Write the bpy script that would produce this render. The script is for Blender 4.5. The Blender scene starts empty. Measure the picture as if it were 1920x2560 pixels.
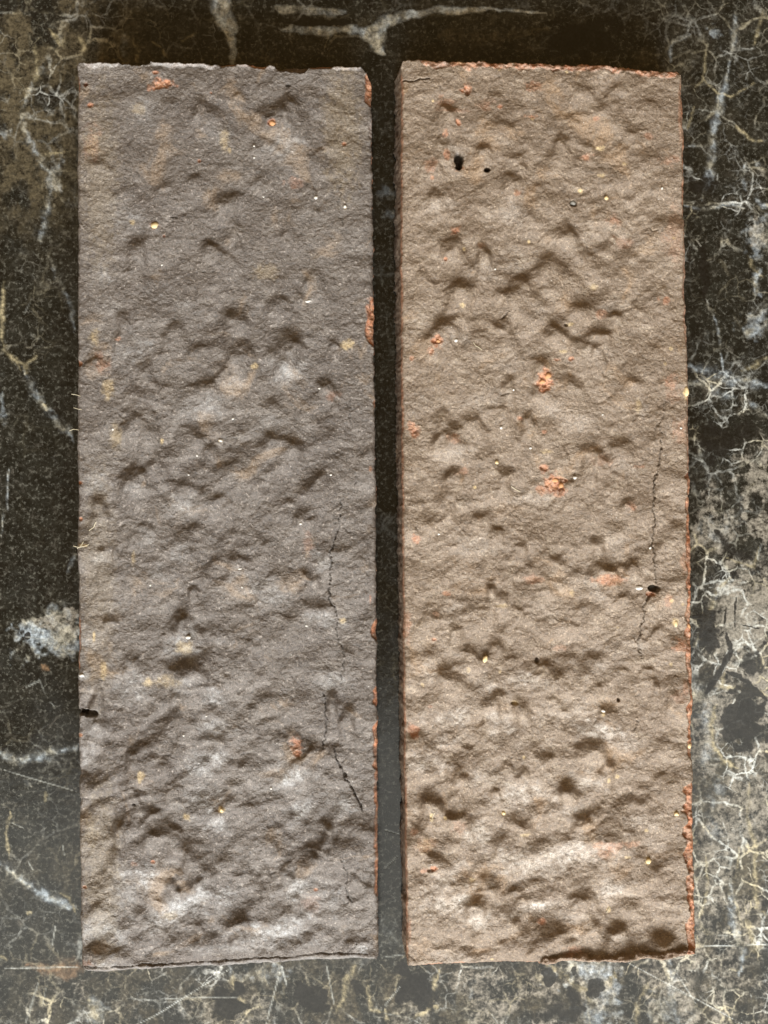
import bpy, math
import numpy as np

# ------------------------------------------------------------------ camera, light, exposure
PXMM = 9.85                      # photograph pixels per millimetre on the bricks' faces
S = 0.001 / PXMM                 # metres per photograph pixel on that plane
T = 0.018                        # thickness of the bricks
D = 0.42                         # camera height above the faces
W0, H0 = 1920, 2560
scene = bpy.context.scene
col = scene.collection

cd = bpy.data.cameras.new('camera')
cam = bpy.data.objects.new('camera', cd)
col.objects.link(cam)
cam.location = (0, 0, T + D)
cd.sensor_fit = 'VERTICAL'
cd.angle = 2 * math.atan(H0 * S / 2 / D)
cd.clip_start = 0.01
cd.clip_end = 50
scene.camera = cam
scene.render.resolution_x, scene.render.resolution_y = 768, 1024

world = bpy.data.worlds.new('World')
scene.world = world
world.use_nodes = True
bg = world.node_tree.nodes['Background']
bg.inputs['Color'].default_value = (1.0, 0.60, 0.20, 1)
bg.inputs['Strength'].default_value = 0.27

def area(name, loc, target, sx, sy, power, color):
    l = bpy.data.lights.new(name, 'AREA')
    l.shape = 'RECTANGLE'; l.size = sx; l.size_y = sy
    l.energy = power; l.color = color
    o = bpy.data.objects.new(name, l); col.objects.link(o)
    o.location = loc
    v = np.array(target, float) - np.array(loc, float)
    import mathutils
    o.rotation_euler = mathutils.Vector(v).to_track_quat('-Z', 'Y').to_euler()
    return o
area('window_light', (0.04, -0.98, 0.69), (0, 0, 0), 1.0, 0.6, 38, (0.91, 0.96, 1.0))
area('room_light', (0.05, -1.22, 1.75), (0, -1.0, 0), 2.2, 1.9, 19, (0.96, 1.0, 0.96))

vs = scene.view_settings
vs.view_transform = 'Standard'; vs.look = 'None'; vs.exposure = 0.26; vs.gamma = 1.0
vs.use_curve_mapping = False

# ------------------------------------------------------------------ helpers
ZS = 960 / 1659.0                # size of one pixel of the enlarged study crops
ORG = {1: (0, 0), 2: (960, 0), 3: (0, 640), 4: (960, 640), 5: (0, 1280), 6: (960, 1280), 7: (0, 1920), 8: (960, 1920)}
def zp(r, x, y):
    ox, oy = ORG[r]
    return ox + x * ZS, oy + y * ZS

def _tab(seed):
    return np.random.RandomState(seed).rand(256, 256)
_tabs = {}
def vn(x, y, seed):
    if seed not in _tabs: _tabs[seed] = _tab(seed)
    t = _tabs[seed]
    xi = np.floor(x).astype(np.int64); yi = np.floor(y).astype(np.int64)
    fx = x - xi; fy = y - yi
    fx = fx * fx * fx * (fx * (fx * 6 - 15) + 10); fy = fy * fy * fy * (fy * (fy * 6 - 15) + 10)
    x0 = xi & 255; x1 = (xi + 1) & 255; y0 = yi & 255; y1 = (yi + 1) & 255
    a = t[y0, x0]; b = t[y0, x1]; c = t[y1, x0]; d = t[y1, x1]
    return (a + (b - a) * fx) * (1 - fy) + (c + (d - c) * fx) * fy
def fbm(x, y, seed, octv=4, gain=.5):
    s = 0; a = 1; n = 0
    for k in range(octv):
        ca, sa = math.cos(.6 * k), math.sin(.6 * k)
        s = s + a * vn((x * ca - y * sa) * 2 ** k + 17.3 * k, (x * sa + y * ca) * 2 ** k + 5.1 * k, seed + k)
        n += a; a *= gain
    return s / n - .5               # about -0.35 .. 0.35
def sst(a, b, x):
    t = np.clip((x - a) / (b - a), 0, 1)
    return t * t * (3 - 2 * t)
def ridge(x, y, seed, octv=3):
    return np.abs(fbm(x, y, seed, octv)) * 2      # 0 along winding lines

def win(X, Y, cx, cy, r):
    """index window of a roughly regular grid around a point"""
    xs = X[X.shape[0] // 2]; ys = Y[:, Y.shape[1] // 2]
    i0, i1 = np.searchsorted(ys, [cy - r, cy + r]); j0, j1 = np.searchsorted(xs, [cx - r, cx + r])
    return slice(max(i0 - 6, 0), min(i1 + 6, X.shape[0])), slice(max(j0 - 10, 0), min(j1 + 10, X.shape[1]))

def polydist(X, Y, pts):
    """distance to a polyline and position along it (0..1)"""
    best = np.full(X.shape, 1e9); tt = np.zeros(X.shape)
    n = len(pts) - 1
    for k in range(n):
        (ax, ay), (bx, by) = pts[k], pts[k + 1]
        dx, dy = bx - ax, by - ay
        L = dx * dx + dy * dy + 1e-9
        t = np.clip(((X - ax) * dx + (Y - ay) * dy) / L, 0, 1)
        d = np.hypot(X - ax - t * dx, Y - ay - t * dy)
        m = d < best
        best = np.where(m, d, best); tt = np.where(m, (k + t) / n, tt)
    return best, tt

def stroke(M, X, Y, pts, w, s=1.0, seed=1, wob=.5, taper=True, brk=.6, soft=True):
    """paint a ragged stroke along a polyline into mask M (max)"""
    P = np.array(pts); r = w * 3 + 20
    c = (P.min(0) + P.max(0)) / 2; e = (P.max(0) - P.min(0)) / 2 + r
    xs = X[X.shape[0] // 2]; ys = Y[:, Y.shape[1] // 2]
    i0, i1 = np.searchsorted(ys, [c[1] - e[1], c[1] + e[1]]); j0, j1 = np.searchsorted(xs, [c[0] - e[0], c[0] + e[0]])
    sl = (slice(max(i0 - 6, 0), i1 + 6), slice(max(j0 - 10, 0), j1 + 10))
    x, y = X[sl], Y[sl]
    if x.size == 0: return
    k = max(w * 1.2, 9)
    wx = x + wob * w * 3 * fbm(x / k / 1.5, y / k / 1.5, seed * 7 + 11, 3)
    wy = y + wob * w * 3 * fbm(x / k / 1.5, y / k / 1.5, seed * 7 + 41, 3)
    d, t = polydist(wx, wy, pts)
    ww = w * (.55 + .9 * (fbm(x / 40, y / 40, seed + 70, 2) + .5))
    if taper: ww = ww * (0.35 + .65 * np.clip(np.minimum(t, 1 - t) * 6, 0, 1))
    m = np.exp(-1.1 * (d / np.maximum(ww, .5)) ** 2) if soft else 1 - sst(.25, 1.0, d / np.maximum(ww, .5))
    m = m * (1 - brk * sst(-.02, .16, fbm(x / 11, y / 11, seed + 90, 3)))
    M[sl] = np.maximum(M[sl], s * m)

def blob(M, X, Y, cx, cy, rx, ry, ang=0, s=1.0, seed=1, rag=.7, fine=14., soft=False):
    r = max(rx, ry) * 1.9
    sl = win(X, Y, cx, cy, r)
    x, y = X[sl], Y[sl]
    if x.size == 0: return
    a = math.radians(ang); ca, sa = math.cos(a), math.sin(a)
    u = ((x - cx) * ca - (y - cy) * sa) / rx; v = ((x - cx) * sa + (y - cy) * ca) / ry
    d = np.sqrt(u * u + v * v) + rag * 2 * fbm(x / fine, y / fine, seed * 3 + 5, 4)
    m = s * (np.exp(-1.3 * np.clip(d, 0, 9) ** 2) * (.75 + 1.6 * fbm(x / 8, y / 8, seed * 5 + 3, 3)) if soft else 1 - sst(.45, 1.25, d))
    M[sl] = np.maximum(M[sl], m)

def grid_faces(ni, nj, base=0):
    i, j = np.meshgrid(np.arange(ni - 1), np.arange(nj - 1), indexing='ij')
    a = base + i * nj + j
    return np.stack([a, a + nj, a + nj + 1, a + 1], -1).reshape(-1, 4)

def mesh_from(name, co, quads, attrs, smooth=True, tris=None):
    me = bpy.data.meshes.new(name)
    nt = 0 if tris is None else len(tris)
    me.vertices.add(len(co)); me.vertices.foreach_set('co', np.asarray(co, np.float32).ravel())
    loops = quads.ravel() if nt == 0 else np.concatenate([quads.ravel(), tris.ravel()])
    me.loops.add(len(loops)); me.loops.foreach_set('vertex_index', loops.astype(np.int32))
    st = np.arange(len(quads)) * 4
    if nt: st = np.concatenate([st, len(quads) * 4 + np.arange(nt) * 3])
    me.polygons.add(len(st)); me.polygons.foreach_set('loop_start', st.astype(np.int32))
    me.update(calc_edges=True); me.validate()
    me.polygons.foreach_set('use_smooth', np.full(len(me.polygons), smooth))
    for k, v in attrs.items():
        at = me.attributes.new(k, 'FLOAT_COLOR', 'POINT')
        at.data.foreach_set('color', np.asarray(v, np.float32).ravel())
    return me

# ------------------------------------------------------------------ node helpers
class NT:
    def __init__(s, name):
        s.m = bpy.data.materials.new(name); s.m.use_nodes = True
        s.t = s.m.node_tree; s.b = s.t.nodes['Principled BSDF']
        tc = s.t.nodes.new('ShaderNodeTexCoord'); s.co = tc.outputs['Object']
    def link(s, a, b): s.t.links.new(a, b)
    def put(s, sock, v):
        if hasattr(v, 'node'): s.link(v, sock)
        elif isinstance(v, tuple): sock.default_value = v if len(v) == 4 else v + (1,)
        else: sock.default_value = v
    def attr(s, name):
        a = s.t.nodes.new('ShaderNodeAttribute'); a.attribute_name = name
        sp = s.t.nodes.new('ShaderNodeSeparateColor'); s.link(a.outputs['Color'], sp.inputs[0])
        return sp.outputs[0], sp.outputs[1], sp.outputs[2], a.outputs['Alpha']
    def noise(s, scale, detail=4, rough=.55, dist=0, stretch=None):
        n = s.t.nodes.new('ShaderNodeTexNoise')
        n.inputs['Scale'].default_value = scale; n.inputs['Detail'].default_value = detail
        n.inputs['Roughness'].default_value = rough; n.inputs['Distortion'].default_value = dist
        c = s.co
        if stretch:
            mp = s.t.nodes.new('ShaderNodeMapping'); s.link(c, mp.inputs[0])
            mp.inputs['Rotation'].default_value = (0, 0, math.radians(stretch[2])); mp.inputs['Scale'].default_value = (stretch[0], stretch[1], 1)
            c = mp.outputs[0]
        s.link(c, n.inputs['Vector'])
        return n.outputs['Fac']
    def voro(s, scale, feature='F1'):
        n = s.t.nodes.new('ShaderNodeTexVoronoi'); n.feature = feature
        n.inputs['Scale'].default_value = scale; s.link(s.co, n.inputs['Vector'])
        return n.outputs['Distance']
    def math(s, op, a, b=0.0, clamp=False):
        n = s.t.nodes.new('ShaderNodeMath'); n.operation = op; n.use_clamp = clamp
        s.put(n.inputs[0], a); s.put(n.inputs[1], b); return n.outputs[0]
    def ramp(s, v, a, b, lo=0.0, hi=1.0):
        n = s.t.nodes.new('ShaderNodeMapRange'); n.interpolation_type = 'SMOOTHSTEP'
        s.put(n.inputs[0], v); n.inputs[1].default_value = a; n.inputs[2].default_value = b
        n.inputs[3].default_value = lo; n.inputs[4].default_value = hi
        return n.outputs[0]
    def mix(s, f, a, b, mode='MIX'):
        n = s.t.nodes.new('ShaderNodeMix'); n.data_type = 'RGBA'; n.blend_type = mode
        s.put(n.inputs[0], f); s.put(n.inputs[6], a); s.put(n.inputs[7], b)
        return n.outputs[2]
    def bump(s, h, strength, dist, nrm=None):
        n = s.t.nodes.new('ShaderNodeBump'); n.inputs['Strength'].default_value = strength
        n.inputs['Distance'].default_value = dist; s.link(h, n.inputs['Height'])
        if nrm: s.link(nrm, n.inputs['Normal'])
        return n.outputs[0]
    def out(s, color, rough, normal=None, spec=.5):
        s.put(s.b.inputs['Base Color'], color); s.put(s.b.inputs['Roughness'], rough)
        s.put(s.b.inputs['Specular IOR Level'], spec)
        if normal: s.link(normal, s.b.inputs['Normal'])
        return s.m

# ------------------------------------------------------------------ materials
def brick_material(name, base, alt, dust, whitec, ochre, grit=1.0):
    n = NT(name)
    orange, white, yellow, raw = n.attr('mask')
    big = n.noise(55, 5, .6, .4)
    mid = n.noise(260, 5, .62, .3, (1.0, 1.9, 35))
    fine = n.noise(1350, 4, .65)
    grain = n.noise(3600, 2, .5)
    c = n.mix(n.ramp(big, .38, .62), base, alt)
    c = n.mix(n.ramp(mid, .50, .72, 0, .75), c, dust)
    c = n.mix(n.ramp(mid, .46, .28, 0, .55), c, tuple(x * .62 for x in base))
    c = n.mix(n.ramp(n.noise(90, 4, .6, .8), .56, .72, 0, .55), c, ochre)
    # the sandy coat: dark and pale grains
    c = n.mix(n.ramp(fine, .56, .72, 0, .62 * grit), c, tuple(min(1, x * 1.9 + .03) for x in dust))
    c = n.mix(n.ramp(fine, .46, .30, 0, .75 * grit), c, tuple(x * .45 for x in base))
    # whitish bloom, plus highlights and lit rims painted in as white
    wv = n.math('ADD', white, n.math('MULTIPLY', n.math('SUBTRACT', n.noise(900, 5, .7), .5), n.math('MULTIPLY', white, 3.2)), True)
    c = n.mix(wv, c, whitec)
    # yellow crusts and specks
    yv = n.math('ADD', yellow, n.math('MULTIPLY', n.math('SUBTRACT', n.noise(900, 3, .6), .5), n.math('MULTIPLY', yellow, 1.8)), True)
    c = n.mix(yv, c, (.50, .37, .19))
    # red clay where the coat has come off
    oc = n.mix(n.ramp(n.noise(420, 4, .6), .35, .65), (.34, .125, .055), (.43, .21, .115))
    oc = n.mix(n.ramp(n.noise(900, 3, .6), .55, .72), oc, (.46, .33, .23))
    oc = n.mix(n.ramp(n.noise(650, 3, .6), .42, .30), oc, (.18, .055, .028))
    ov = n.math('ADD', orange, n.math('MULTIPLY', n.math('SUBTRACT', n.noise(1300, 3, .6), .5), n.math('MULTIPLY', orange, 1.6)), True)
    c = n.mix(ov, c, oc)
    # tiny white grains
    sp = n.ramp(n.voro(620), .10, .05)
    sp = n.math('MULTIPLY', sp, n.ramp(n.noise(330, 2), .54, .62))
    c = n.mix(n.math('MULTIPLY', sp, .6), c, (.60, .56, .49))
    spk = n.math('ADD', n.math('MULTIPLY', n.noise(1900, 3, .7), .55), n.math('MULTIPLY', n.noise(3600, 2, .6), .45))
    sv = n.ramp(spk, .34, .66, .70, 1.32)
    cs = n.t.nodes.new('ShaderNodeCombineColor'); [n.link(sv, cs.inputs[q]) for q in range(3)]
    c = n.mix(1.0, c, cs.outputs[0], 'MULTIPLY')
    h = n.math('ADD', n.math('MULTIPLY', fine, .8), n.math('MULTIPLY', grain, .35))
    nb = n.bump(n.noise(620, 5, .65, .2), .7, .0008)
    nb = n.bump(h, .8 * grit, .0006, nb)
    return n.out(c, n.ramp(fine, .3, .7, .46, .68), nb, .5)

mat_left = brick_material('grey_fired_brick', (.096, .076, .061), (.122, .100, .082), (.200, .170, .143), (.50, .49, .47), (.27, .19, .12))
mat_right = brick_material('tan_fired_brick', (.158, .112, .074), (.194, .143, .099), (.275, .215, .156), (.52, .47, .41), (.27, .17, .09), .8)

def floor_material():
    n = NT('polished_dark_marble')
    vein_glint, gold, pale, dark = n.attr('mask')
    scr, stain, warm, web = n.attr('mask2')
    # coordinates bent by noise, so that the fine web of veins wanders
    tn = n.t.nodes.new('ShaderNodeTexNoise'); tn.inputs['Scale'].default_value = 160; tn.inputs['Detail'].default_value = 5; n.link(n.co, tn.inputs['Vector'])
    va = n.t.nodes.new('ShaderNodeVectorMath'); va.operation = 'SCALE'; n.link(tn.outputs['Color'], va.inputs[0]); va.inputs['Scale'].default_value = .0045
    vb = n.t.nodes.new('ShaderNodeVectorMath'); vb.operation = 'ADD'; n.link(n.co, vb.inputs[0]); n.link(va.outputs[0], vb.inputs[1])
    plain_co = n.co
    n.co = vb.outputs[0]
    w1 = n.voro(105, 'DISTANCE_TO_EDGE'); w2 = n.voro(240, 'DISTANCE_TO_EDGE'); w3 = n.voro(560, 'DISTANCE_TO_EDGE')
    n.co = plain_co
    g1 = n.noise(900, 4, .65); g2 = n.noise(200, 5, .6, .3); g3 = n.noise(2600, 2, .6)
    c = n.mix(n.ramp(g2, .35, .65), (.0048, .0052, .0044), (.0125, .0125, .0100))
    # pale grains spread through the dark stone
    c = n.mix(n.math('MULTIPLY', n.ramp(g1, .52, .66), .60), c, (.100, .096, .078))
    c = n.mix(n.math('MULTIPLY', n.ramp(n.noise(420, 6, .72, .8), .54, .70), .40), c, (.10, .090, .072))
    gate = n.noise(75, 4, .6); gate2 = n.noise(95, 4, .6)
    halo = n.math('MULTIPLY', n.math('MULTIPLY', n.ramp(w1, .30, .0), n.ramp(gate, .42, .62)), web, True)
    halo = n.math('MULTIPLY', halo, n.ramp(n.noise(520, 5, .7), .42, .62), True)
    lines = n.math('MULTIPLY', n.ramp(w1, .050, .010), n.ramp(gate, .43, .58))
    lines2 = n.math('MULTIPLY', n.ramp(w2, .070, .012), n.ramp(gate2, .47, .60))
    lines3 = n.math('MULTIPLY', n.ramp(w3, .10, .02), n.ramp(n.noise(120, 4, .6), .50, .64))
    lines = n.math('ADD', lines, n.math('ADD', n.math('MULTIPLY', lines2, .8), n.math('MULTIPLY', lines3, .25)))
    lines = n.math('MULTIPLY', lines, web, True)
    lines = n.math('MULTIPLY', lines, n.ramp(n.noise(900, 3, .6), .28, .52), True)
    def rag(m, amt=1.3):
        q = n.math('ADD', n.math('MULTIPLY', n.math('SUBTRACT', g1, .5), amt), n.math('MULTIPLY', n.math('SUBTRACT', n.noise(330, 4, .65), .5), amt))
        return n.math('ADD', m, n.math('MULTIPLY', q, m), True)
    c = n.mix(n.math('MULTIPLY', rag(warm, 4.0), .8), c, (.075, .060, .036))
    c = n.mix(n.ramp(rag(pale, 2.4), .22, .66, 0, .85), c, (.205, .182, .145))
    c = n.mix(n.math('MULTIPLY', halo, .55), c, (.13, .112, .085))
    lc = n.mix(n.ramp(n.noise(60, 3), .42, .58), (.38, .33, .22), (.42, .42, .38))
    c = n.mix(n.math('MULTIPLY', lines, 1.0, True), c, lc)
    c = n.mix(rag(gold, 1.8), c, (.31, .26, .155))
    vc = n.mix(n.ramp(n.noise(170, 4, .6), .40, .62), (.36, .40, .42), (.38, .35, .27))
    c = n.mix(rag(vein_glint, 2.2), c, vc)
    c = n.mix(n.ramp(rag(dark, 1.4), .25, .60, 0, .95), c, (.008, .0075, .0065))
    c = n.mix(rag(stain), c, (.22, .13, .07))
    c = n.mix(n.math('MULTIPLY', scr, .75), c, (.40, .40, .35))
    spk = n.math('ADD', n.math('MULTIPLY', n.noise(1250, 4, .75), .6), n.math('MULTIPLY', n.noise(330, 5, .7, .5), .4))
    sv = n.ramp(spk, .36, .66, .45, 1.6)
    cs = n.t.nodes.new('ShaderNodeCombineColor'); [n.link(sv, cs.inputs[q]) for q in range(3)]
    c = n.mix(1.0, c, cs.outputs[0], 'MULTIPLY')
    # polish worn by foot traffic
    r = n.math('ADD', n.ramp(n.noise(60, 5, .65), .35, .7, .10, .20), n.math('MULTIPLY', scr, .35))
    r = n.math('ADD', r, n.math('MULTIPLY', vein_glint, .08))
    nb = n.bump(n.noise(260, 3, .6), .06, .0005)
    nb = n.bump(n.math('MULTIPLY', scr, -1.0), .3, .0002, nb)
    return n.out(c, r, nb, .5)
mat_floor = floor_material()

# ------------------------------------------------------------------ the floor
def build_floor():
    Sf = S * (D + T) / D
    step = 3.3
    def axis(n):
        core = np.arange(-70, n + 70.01, step)
        ext = 70 + np.cumsum(12 * 1.28 ** np.arange(26))
        return np.concatenate([(-ext)[::-1], core, n + ext])
    xs, ys = axis(W0), axis(H0)
    X, Y = np.meshgrid(xs, ys)
    Z = lambda: np.zeros(X.shape)
    vein_glint, gold, pale, dark, scr, stain, warm = Z(), Z(), Z(), Z(), Z(), Z(), Z()
    # broad zones of the stone: where the fine golden web is dense, where it turns pale
    def zone(cx, cy, rx, ry, s):
        return s * np.exp(-(((X - cx) / rx) ** 2 + ((Y - cy) / ry) ** 2))
    wz = zone(90, 120, 230, 260, 1.0) + zone(60, 420, 130, 160, .7) + zone(1560, 250, 260, 200, .35) + zone(1850, 2100, 230, 500, .55) \
        + zone(900, 2540, 800, 150, .55) + zone(1000, 60, 300, 80, .25) + zone(150, 2200, 180, 90, .25)
    webz = zone(110, 150, 210, 220, .95) + zone(500, 90, 250, 90, .5) + zone(1780, 260, 190, 330, .95) + zone(1820, 1000, 160, 200, .6) \
        + zone(1830, 1650, 150, 450, .7) + zone(1820, 2250, 190, 350, 1.0) + zone(900, 2520, 900, 110, .9) + zone(40, 900, 60, 200, .2) + zone(90, 2350, 180, 200, .45) + zone(1850, 1500, 130, 700, .35) + .05
    webz = np.clip(webz, 0, 1.1) * (.35 + 1.1 * sst(-.08, .14, fbm(X / 210, Y / 260, 777, 3)))
    palz = zone(1850, 1650, 150, 420, 1.1) + zone(1820, 2200, 190, 400, .9) + zone(650, 2530, 600, 110, .75) + zone(1500, 2520, 420, 130, .95) + zone(1890, 1150, 110, 130, .5) + zone(1900, 620, 60, 80, .35)
    w1 = fbm(X / 90, Y / 90, 301, 4) * 60; w2 = fbm(X / 90, Y / 90, 331, 4) * 60
    n1 = fbm(X / 55, Y / 80, 351, 5, .6)
    warm += np.clip(wz * sst(-.14, .10, n1), 0, 1)
    pale += .52 * np.clip(palz, 0, 1) * sst(-.13, .07, fbm((X + w1) / 75, (Y + w2) / 110, 471, 5, .6)) * .9
    # --- listed veins: (crop, points, width, strength)
    V = [(1, [(95, 500), (120, 590), (150, 650), (220, 760)], 11, .75), (1, [(270, 690), (230, 770), (215, 850), (195, 960), (170, 1050)], 13, .7),
         (1, [(40, 560), (0, 590)], 14, .8), (1, [(150, 330), (100, 470), (95, 520)], 7, .5), (1, [(180, 290), (165, 330)], 16, .4),
         (1, [(535, 150), (540, 262)], 12, .30),
         (3, [(210, 0), (240, 80), (300, 200), (325, 330)], 8, .5), (3, [(100, 490), (140, 570), (200, 660), (270, 740), (315, 795)], 12, .55),
         (3, [(8, 590), (20, 740)], 9, .5), (3, [(36, 920), (30, 1106)], 2.5, .9), (5, [(14, 0), (4, 110)], 2.5, .9),
         (5, [(0, 1045), (60, 1072), (150, 1060), (335, 1018)], 13, .75), (5, [(330, 180), (290, 270)], 8, .5),
         (7, [(0, 410), (80, 482), (180, 540), (335, 612)], 14, .9), (7, [(105, 55), (140, 82)], 9, .6),
         (2, [(1520, 35), (1510, 180), (1490, 300)], 8, .85), (2, [(1490, 300), (1450, 440), (1430, 580), (1410, 740), (1380, 860)], 13, .75),
         (2, [(1300, 890), (1380, 905), (1430, 895), (1470, 880), (1530, 885), (1560, 905)], 6, .95), (2, [(1610, 870), (1659, 895)], 11, .95),
         (2, [(1320, 148), (1235, 195), (1240, 270)], 5, .8), (2, [(1310, 632), (1410, 628)], 4, .7), (2, [(1565, 700), (1550, 780), (1562, 820)], 7, .8),
         (2, [(1600, 690), (1640, 760)], 9, .7),
         (4, [(1620, 60), (1600, 120), (1625, 180)], 12, .9), (4, [(1390, 190), (1440, 300), (1465, 490)], 5, .65),
         (4, [(1325, 480), (1450, 512), (1540, 540), (1659, 565)], 20, .7), (4, [(1320, 540), (1400, 570), (1510, 620)], 15, .5),
         (4, [(1570, 620), (1659, 700)], 8, .5),
         (6, [(1440, 340), (1420, 430), (1350, 590)], 10, .45), (6, [(1345, 720), (1380, 820), (1400, 1060), (1390, 1106)], 20, .55),
         (8, [(1500, 480), (1495, 560), (1505, 640), (1530, 740), (1552, 800), (1535, 905)], 11, .85), (8, [(1440, 40), (1430, 200), (1420, 320)], 22, .4),
         (8, [(1235, 830), (1245, 950), (1262, 1106)], 15, .5), (8, [(1200, 0), (1190, 40)], 5, .3), (8, [(385, 900), (375, 1000)], 12, .3),
         (2, [(0, 800), (10, 830), (45, 850)], 20, .35), (2, [(0, 930), (45, 925)], 18, .35),
         (7, [(990, 850), (1000, 910)], 7, .6), (7, [(1130, 860), (1140, 930)], 14, .35), (7, [(1210, 850), (1225, 900)], 5, .6)]
    for k, (r, p, w, s) in enumerate(V):
        stroke(vein_glint, X, Y, [zp(r, *q) for q in p], w * .62, s * .62, seed=k + 3, wob=.8, brk=.8)
    G = [(1, [(210, 120), (270, 200), (280, 160)], 9, .8), (1, [(340, 150), (365, 200), (350, 230)], 9, .8), (1, [(575, 170), (600, 230), (590, 270)], 9, .6), (1, [(180, 670), (300, 655)], 4, .6),
         (1, [(650, 180), (690, 200), (720, 250)], 5, .5), (1, [(780, 180), (850, 140)], 4, .4), (1, [(150, 190), (160, 330), (100, 440)], 8, .5),
         (3, [(18, 110), (8, 250), (15, 400), (55, 440), (90, 490)], 8, .75), (3, [(55, 440), (110, 470), (105, 510)], 8, .8), (3, [(110, 470), (160, 430)], 6, .6),
         (3, [(185, 640), (200, 670)], 7, .8), (7, [(45, 190), (25, 290), (40, 390)], 6, .7), (7, [(190, 150), (200, 100)], 5, .4),
         (7, [(255, 540), (300, 560), (335, 640)], 5, .6), (7, [(140, 620), (120, 635)], 8, .6),
         (2, [(1370, 330), (1440, 400), (1500, 420), (1600, 360)], 4, .6), (2, [(1520, 540), (1580, 600), (1640, 610)], 6, .7), (2, [(1640, 40), (1600, 200)], 6, .5),
         (2, [(1340, 460), (1310, 560)], 4, .5), (2, [(1390, 200), (1380, 340), (1340, 380)], 4, .5),
         (4, [(1570, 0), (1600, 60), (1640, 90)], 7, .6), (4, [(1659, 430), (1600, 480), (1540, 500)], 8, .5),
         (6, [(1340, 580), (1410, 420), (1440, 340), (1500, 280)], 7, .6), (6, [(1470, 690), (1460, 760), (1560, 760), (1659, 790)], 8, .7),
         (6, [(1440, 830), (1410, 920), (1420, 990), (1450, 1060), (1530, 1106)], 9, .85), (6, [(1480, 200), (1600, 240), (1620, 150)], 5, .5),
         (6, [(1370, 540), (1375, 565)], 12, .9),
         (8, [(1390, 380), (1400, 520), (1370, 640)], 5, .6), (8, [(1540, 330), (1520, 480)], 4, .6), (8, [(1600, 300), (1610, 600), (1650, 640)], 9, .6), (8, [(1570, 650), (1600, 780), (1640, 760)], 12, .55),
         (8, [(235, 870), (215, 960), (205, 1015), (170, 1060), (120, 1080)], 8, .8), (8, [(190, 1030), (230, 1030), (220, 1060)], 6, .7), (8, [(0, 1040), (20, 1106)], 7, .6),
         (8, [(700, 850), (780, 900), (850, 960), (960, 960), (1000, 880)], 10, .55), (8, [(1140, 920), (1100, 1000), (1090, 1106)], 10, .45), (8, [(1580, 60), (1570, 200), (1600, 330)], 8, .5),
         (7, [(1540, 840), (1490, 930), (1480, 1000), (1450, 1060)], 9, .6), (7, [(1590, 940), (1600, 1040), (1659, 1060)], 7, .6), (7, [(1000, 880), (1010, 940)], 9, .6), (7, [(940, 960), (1060, 1020), (1080, 1106)], 10, .5),
         (7, [(380, 1010), (420, 1090)], 16, .5), (7, [(0, 810), (40, 830)], 5, .5)]
    for k, (r, p, w, s) in enumerate(G):
        stroke(gold, X, Y, [zp(r, *q) for q in p], w * .6, s, seed=k + 103, wob=.9, brk=.75)
    # pale and dark patches: (crop, x, y, rx, ry, angle, strength)
    B = [(5, 150, 530, 85, 70, 20, .85), (5, 285, 540, 65, 80, 0, .8), (5, 255, 440, 60, 40, 0, .45), (1, 240, 795, 28, 26, 0, .6), (2, 1435, 140, 26, 26, 0, .5),
         (4, 1600, 300, 55, 50, 30, .5), (2, 1625, 1030, 60, 80, 0, .4), (8, 870, 872, 130, 50, 10, .85), (8, 950, 960, 60, 90, 0, .5), (8, 900, 1075, 80, 50, 0, .35), (8, 1200, 1040, 60, 60, 0, .3),
         (7, 1160, 890, 80, 40, 0, .3), (7, 410, 1060, 50, 50, 0, .35), (6, 1430, 80, 60, 50, 0, .25)]
    for k, (r, x, y, rx, ry, a, s) in enumerate(B):
        blob(vein_glint, X, Y, *zp(r, x, y), rx * ZS, ry * ZS, a, s * .7, seed=k + 203, rag=1.3)
    B = [(6, 1540, 430, 130, 190, 10, .95), (6, 1620, 380, 90, 130, 0, .7), (6, 1400, 60, 120, 100, 0, .5), (6, 1620, 90, 90, 120, 0, .5), (6, 1590, 700, 120, 60, -20, .7), (6, 1400, 1000, 60, 120, 0, .5), (6, 1600, 1060, 80, 60, 0, .5),
         (4, 1600, 980, 90, 130, 0, .6), (8, 1560, 150, 110, 200, 0, .35), (4, 1420, 1030, 80, 80, 0, .4), (2, 1620, 1020, 60, 90, 0, .6), (7, 270, 960, 150, 60, 0, .3), (8, 420, 930, 160, 60, 0, .4), (5, 250, 470, 110, 80, 0, .6), (4, 1640, 800, 60, 80, 0, .35), (8, 1500, 900, 200, 120, 0, .35)]
    for k, (r, x, y, rx, ry, a, s) in enumerate(B):
        blob(pale, X, Y, *zp(r, x, y), rx * ZS, ry * ZS, a, s, seed=k + 253, rag=1.0, fine=30)
    # broad smooth pale bands above the bricks, blurred reflections painted in among them
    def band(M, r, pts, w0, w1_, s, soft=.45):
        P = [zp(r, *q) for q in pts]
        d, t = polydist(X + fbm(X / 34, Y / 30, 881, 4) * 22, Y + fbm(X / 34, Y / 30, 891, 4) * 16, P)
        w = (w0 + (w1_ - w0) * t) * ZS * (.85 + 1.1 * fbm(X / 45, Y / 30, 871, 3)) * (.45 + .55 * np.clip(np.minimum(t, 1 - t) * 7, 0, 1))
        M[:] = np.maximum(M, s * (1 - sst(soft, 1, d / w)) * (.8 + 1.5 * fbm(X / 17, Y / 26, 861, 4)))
    band(vein_glint, 1, [(945, -60), (970, 60), (1000, 190), (1008, 285)], 62, 16, .8)
    band(gold, 1, [(945, -60), (970, 60), (1000, 190), (1008, 285)], 40, 12, .35)
    band(vein_glint, 1, [(1200, 30), (1300, 42), (1480, 55)], 30, 24, .55)
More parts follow.
